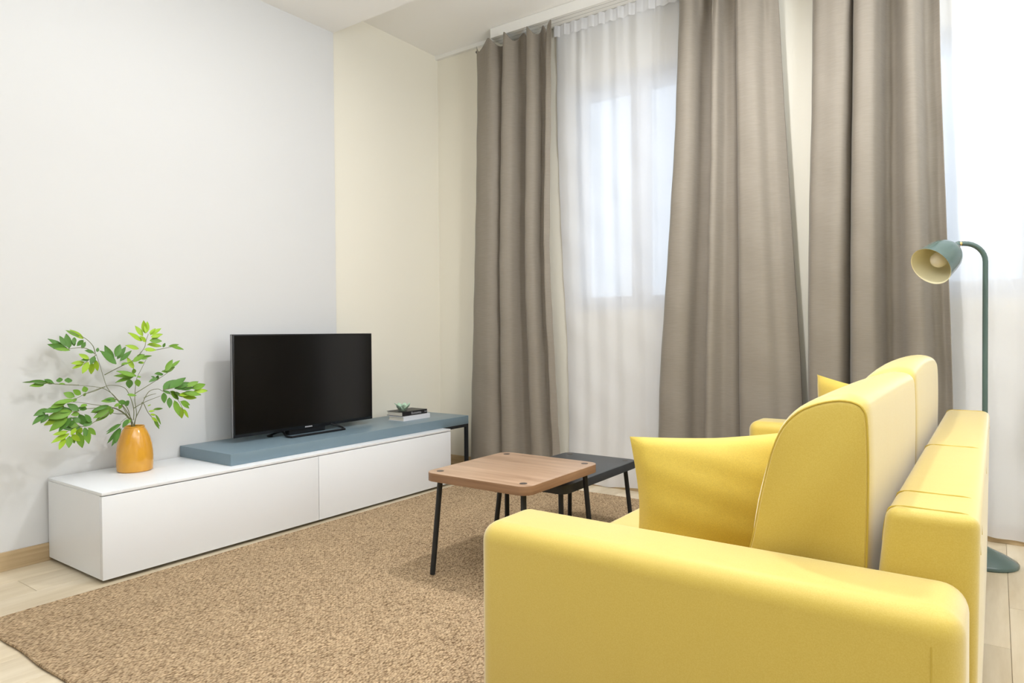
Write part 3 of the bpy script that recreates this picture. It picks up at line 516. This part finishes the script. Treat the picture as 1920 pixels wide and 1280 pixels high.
# ------------------------------------------------------------------ sofa
SF = empty('sofa', (-.5, 2.34, 0), 'yellow fabric two-seat sofa seen from its arm side, facing the television', 'sofa')
def tubeseam(pts, parent, r=0.0032, name='piping', m=None): return finish(name, tube(bmesh.new(), pts, r, 6), m or MT['sofa_seam'], parent)
AX0, AX1 = -.967, -.036
def arm(y0, y1):
    o = finish('arm', box(AX0, AX1, y0, y1, .035, .602, r=.043, seg=7), MT['sofa'], SF)
    for y in (y0 + .0005, y1 - .0005):
        s = -1 if y < (y0 + y1) / 2 else 1
        tubeseam([(AX1 - .044, y, .08), (AX1 - .044, y, .55)], o, .0016)
    return o
arm(1.205, 1.405); arm(3.275, 3.475)
finish('base', box(-.945, -.05, 1.40, 3.28, .05, .30, r=.02, seg=3), MT['sofa'], SF)
for x in (-.86, -.12):
    for y in (1.30, 3.38):
        finish('foot', lathe(bmesh.new(), [(.022, .009), (.026, .036)], (x, y, 0), n=16, cap0=True, cap1=True), MT['black_metal'], SF)
for y0, y1 in ((1.407, 2.338), (2.342, 3.273)):
    sc = finish('seat_cushion', box(-.958, -.22, y0, y1, .302, .466, r=.035, seg=5), MT['sofa'], SF)
# padded back frame (leans back a little)
def leanbox(x0b, x1b, x0t, x1t, y0, y1, z0, z1, r, cuts):
    bm = bmesh.new(); abox(bm, 0, 1, y0, y1, z0, z1)
    for v in bm.verts:
        top = v.co.z > (z0 + z1) / 2
        v.co.x = (x0t if v.co.x < .5 else x1t) if top else (x0b if v.co.x < .5 else x1b)
    bmesh.ops.bevel(bm, geom=list(bm.edges), offset=r, segments=5, profile=.5, affect='EDGES')
    return bm
bf = finish('back_frame', leanbox(-.235, -.030, -.166, -.021, 1.408, 3.272, .05, .708, .022, []), MT['sofa'], SF)
for y in (1.432, 1.575, 2.245, 3.25):
    tubeseam(smooth_path([(-.173, y, .64), (-.1665, y, .690), (-.152, y, .7070), (-.09, y, .7080), (-.042, y, .7070), (-.026, y, .69), (-.0225, y, .64)], 4), bf, .0017)
# large back cushions: side profile (x, z) carried along y with a crown
PROF = [(-.455, .47), (-.435, .53), (-.415, .60), (-.400, .68), (-.385, .75), (-.372, .80), (-.352, .845), (-.322, .878), (-.285, .897), (-.245, .906), (-.215, .902), (-.200, .888), (-.195, .86), (-.193, .78), (-.194, .68), (-.197, .56), (-.20, .47), (-.33, .462)]
def cushion(y0, y1, up):
    c = Vector((-.30, .67)); bm = bmesh.new(); rings = []
    P = smooth_path([(x, z, 0) for x, z in PROF] + [(PROF[0][0], PROF[0][1], 0)], 3)[:-1]
    ts = [0, .004, .012, .028, .06, .12, .2, .3, .4, .5, .6, .7, .8, .88, .94, .972, .988, .996, 1]
    for t in ts:
        e = min(t, 1 - t); s = .93 + .07 * min(1, e / .028) ** .5; cr_ = (1 - (2 * t - 1) ** 2)
        ring = []
        for p in P:
            d = Vector((p.x, p.y)) - c; q = c + d * s
            nx, nz = d.x / d.length, d.y / d.length
            bul = .020 * cr_ ** .6 * (max(.15, -nx) if nz > -.5 else .2); q += Vector((nx, nz)) * bul
            q.y += up * cr_ ** .5 * max(0, (p.y - .6) / .3)
            if q.y < .467: q.y = .467
            ring.append(bm.verts.new((q.x, y0 + (y1 - y0) * t, q.y)))
        rings.append(ring)
    n = len(P)
    for i in range(len(ts) - 1):
        for k in range(n): bm.faces.new([rings[i][k], rings[i][(k + 1) % n], rings[i + 1][(k + 1) % n], rings[i + 1][k]])
    for ring, fl in ((rings[0], 1), (rings[-1], 0)): bm.faces.new(ring[::-1] if fl else ring)
    o = finish('back_cushion', bm, MT['sofa'], SF)
    for t, yo in ((.004, y0), (.996, y1)):
        pts = []
        for p in P:
            d = Vector((p.x, p.y)) - c; q = c + d * .965
            pts.append((q.x, y0 + (y1 - y0) * t, max(q.y, .47)))
        tubeseam(pts + [pts[0]], o, .0021)
    return o
cushion(1.425, 2.325, .004); cushion(2.335, 3.262, .030)

def pillow(name, w_, h_, t_, loc, yaw, lean, roll, label, seed=1):
    bm = bmesh.new(); n = 26; r = random.Random(seed); top = {}; sides = []
    for side in (1, -1):
        g = []
        for i in range(n + 1):
            row = []
            for j in range(n + 1):
                u = i / n * 2 - 1; v = j / n * 2 - 1
                pin = 1 - .07 * (1 - abs(v) ** 1.5) * abs(u) ** 3; pin2 = 1 - .07 * (1 - abs(u) ** 1.5) * abs(v) ** 3
                th = t_ / 2 * max(0, (1 - u * u) * (1 - v * v)) ** .42
                wr = .003 * math.sin(9 * u + 5 * v + seed) * math.sin(7 * v - 3 * u) * (1 - max(abs(u), abs(v)) ** 4)
                edge_ = abs(u) >= .999 or abs(v) >= .999
                if side == -1 and edge_: row.append(sides[0][i][j]); continue
                row.append(bm.verts.new((u * w_ / 2 * pin, side * (th + (wr if not edge_ else 0)), v * h_ / 2 * pin2)))
            g.append(row)
        sides.append(g)
    for s, g in enumerate(sides):
        for i in range(n):
            for j in range(n):
                q = [g[i][j], g[i + 1][j], g[i + 1][j + 1], g[i][j + 1]]
                bm.faces.new(q if s == 0 else q[::-1])
    o = finish(name, bm, MT['pillow'])
    o.matrix_world = Matrix.Translation(Vector(loc)) @ Matrix.Rotation(yaw, 4, 'Z') @ Matrix.Rotation(lean, 4, 'X') @ Matrix.Rotation(roll, 4, 'Y')
    return tag(o, label, 'pillow')
pillow('throw_pillow', .43, .315, .16, (-.558, 1.665, .620), math.radians(33), math.radians(-6), math.radians(-2), 'plump yellow throw pillow in the near corner of the sofa, beside the near arm', 2)
pillow('throw_pillow', .42, .36, .12, (-.47, 3.11, .640), math.radians(-38), math.radians(10), math.radians(6), 'yellow throw pillow at the far end of the sofa, only its tip showing', 5)

# ------------------------------------------------------------------ floor lamp
px, py = -.041, 3.63
lp = empty('floor_lamp', (px, py, 0), 'slim grey-green reading floor lamp with bell shade behind the sofa', 'lamp')
finish('base', lathe(bmesh.new(), [(.001, 0.0), (.122, 0.0), (.126, .004), (.126, .012), (.120, .020), (.075, .046), (.03, .066), (.014, .074), (.001, .075)], (px, py, 0), n=44), MT['lampgreen'], lp)
dv = Vector((-.95, -.31, 0)).normalized()
def lpnt(s, z): return Vector((px, py, 0)) + dv * s + Vector((0, 0, z))
pts = [lpnt(0, .07), lpnt(0, .5), lpnt(0, 1.0), lpnt(0, 1.25)] + [lpnt(.082 * (1 - math.cos(a)), 1.328 + .082 * math.sin(a)) for a in [k * PI / 2 / 8 for k in range(9)]] + [lpnt(.090, 1.41)]
finish('pole', tube(bmesh.new(), pts, .0105, 14), MT['lampgreen'], lp)
finish('collar', tube(bmesh.new(), [lpnt(.090, 1.41), lpnt(.108, 1.409)], .0085, 12), MT['brass'], lp)['label'] = 'brass collar'
neck = lpnt(.110, 1.404); ax = Vector((-.489, -.689, -.534)).normalized()
finish('knuckle', lathe(bmesh.new(), [(.001, -.022), (.010, -.020), (.013, -.012), (.017, .010), (.020, .038)], neck, ax, n=20), MT['lampgreen'], lp)
finish('screw', lathe(bmesh.new(), [(.005, 0), (.005, .022), (.001, .0225)], neck + Vector((0, 0, -.004)), (.5, -.85, -.1), n=10, cap0=True), MT['silver'], lp)
outp = [(.012, .034), (.030, .036), (.050, .044), (.063, .060), (.073, .082), (.079, .112), (.083, .150), (.088, .182)]
sh = finish('lamp_shade', lathe(bmesh.new(), outp, neck, ax, n=48), MT['lampgreen'], lp)
finish('shade_lining', lathe(bmesh.new(), [(r - .003, t + .002) for r, t in outp[:-1]] + [(.0855, .1815), (.0885, .1835)], neck, ax, n=48), MT['cream'], sh)['label'] = 'cream enamel inside of the shade'
finish('bulb', lathe(bmesh.new(), [(.013, .03), (.014, .068), (.022, .085), (.031, .103), (.035, .122), (.032, .139), (.021, .152), (.008, .157), (.001, .158)], neck, ax, n=28), MT['bulb'], lp)
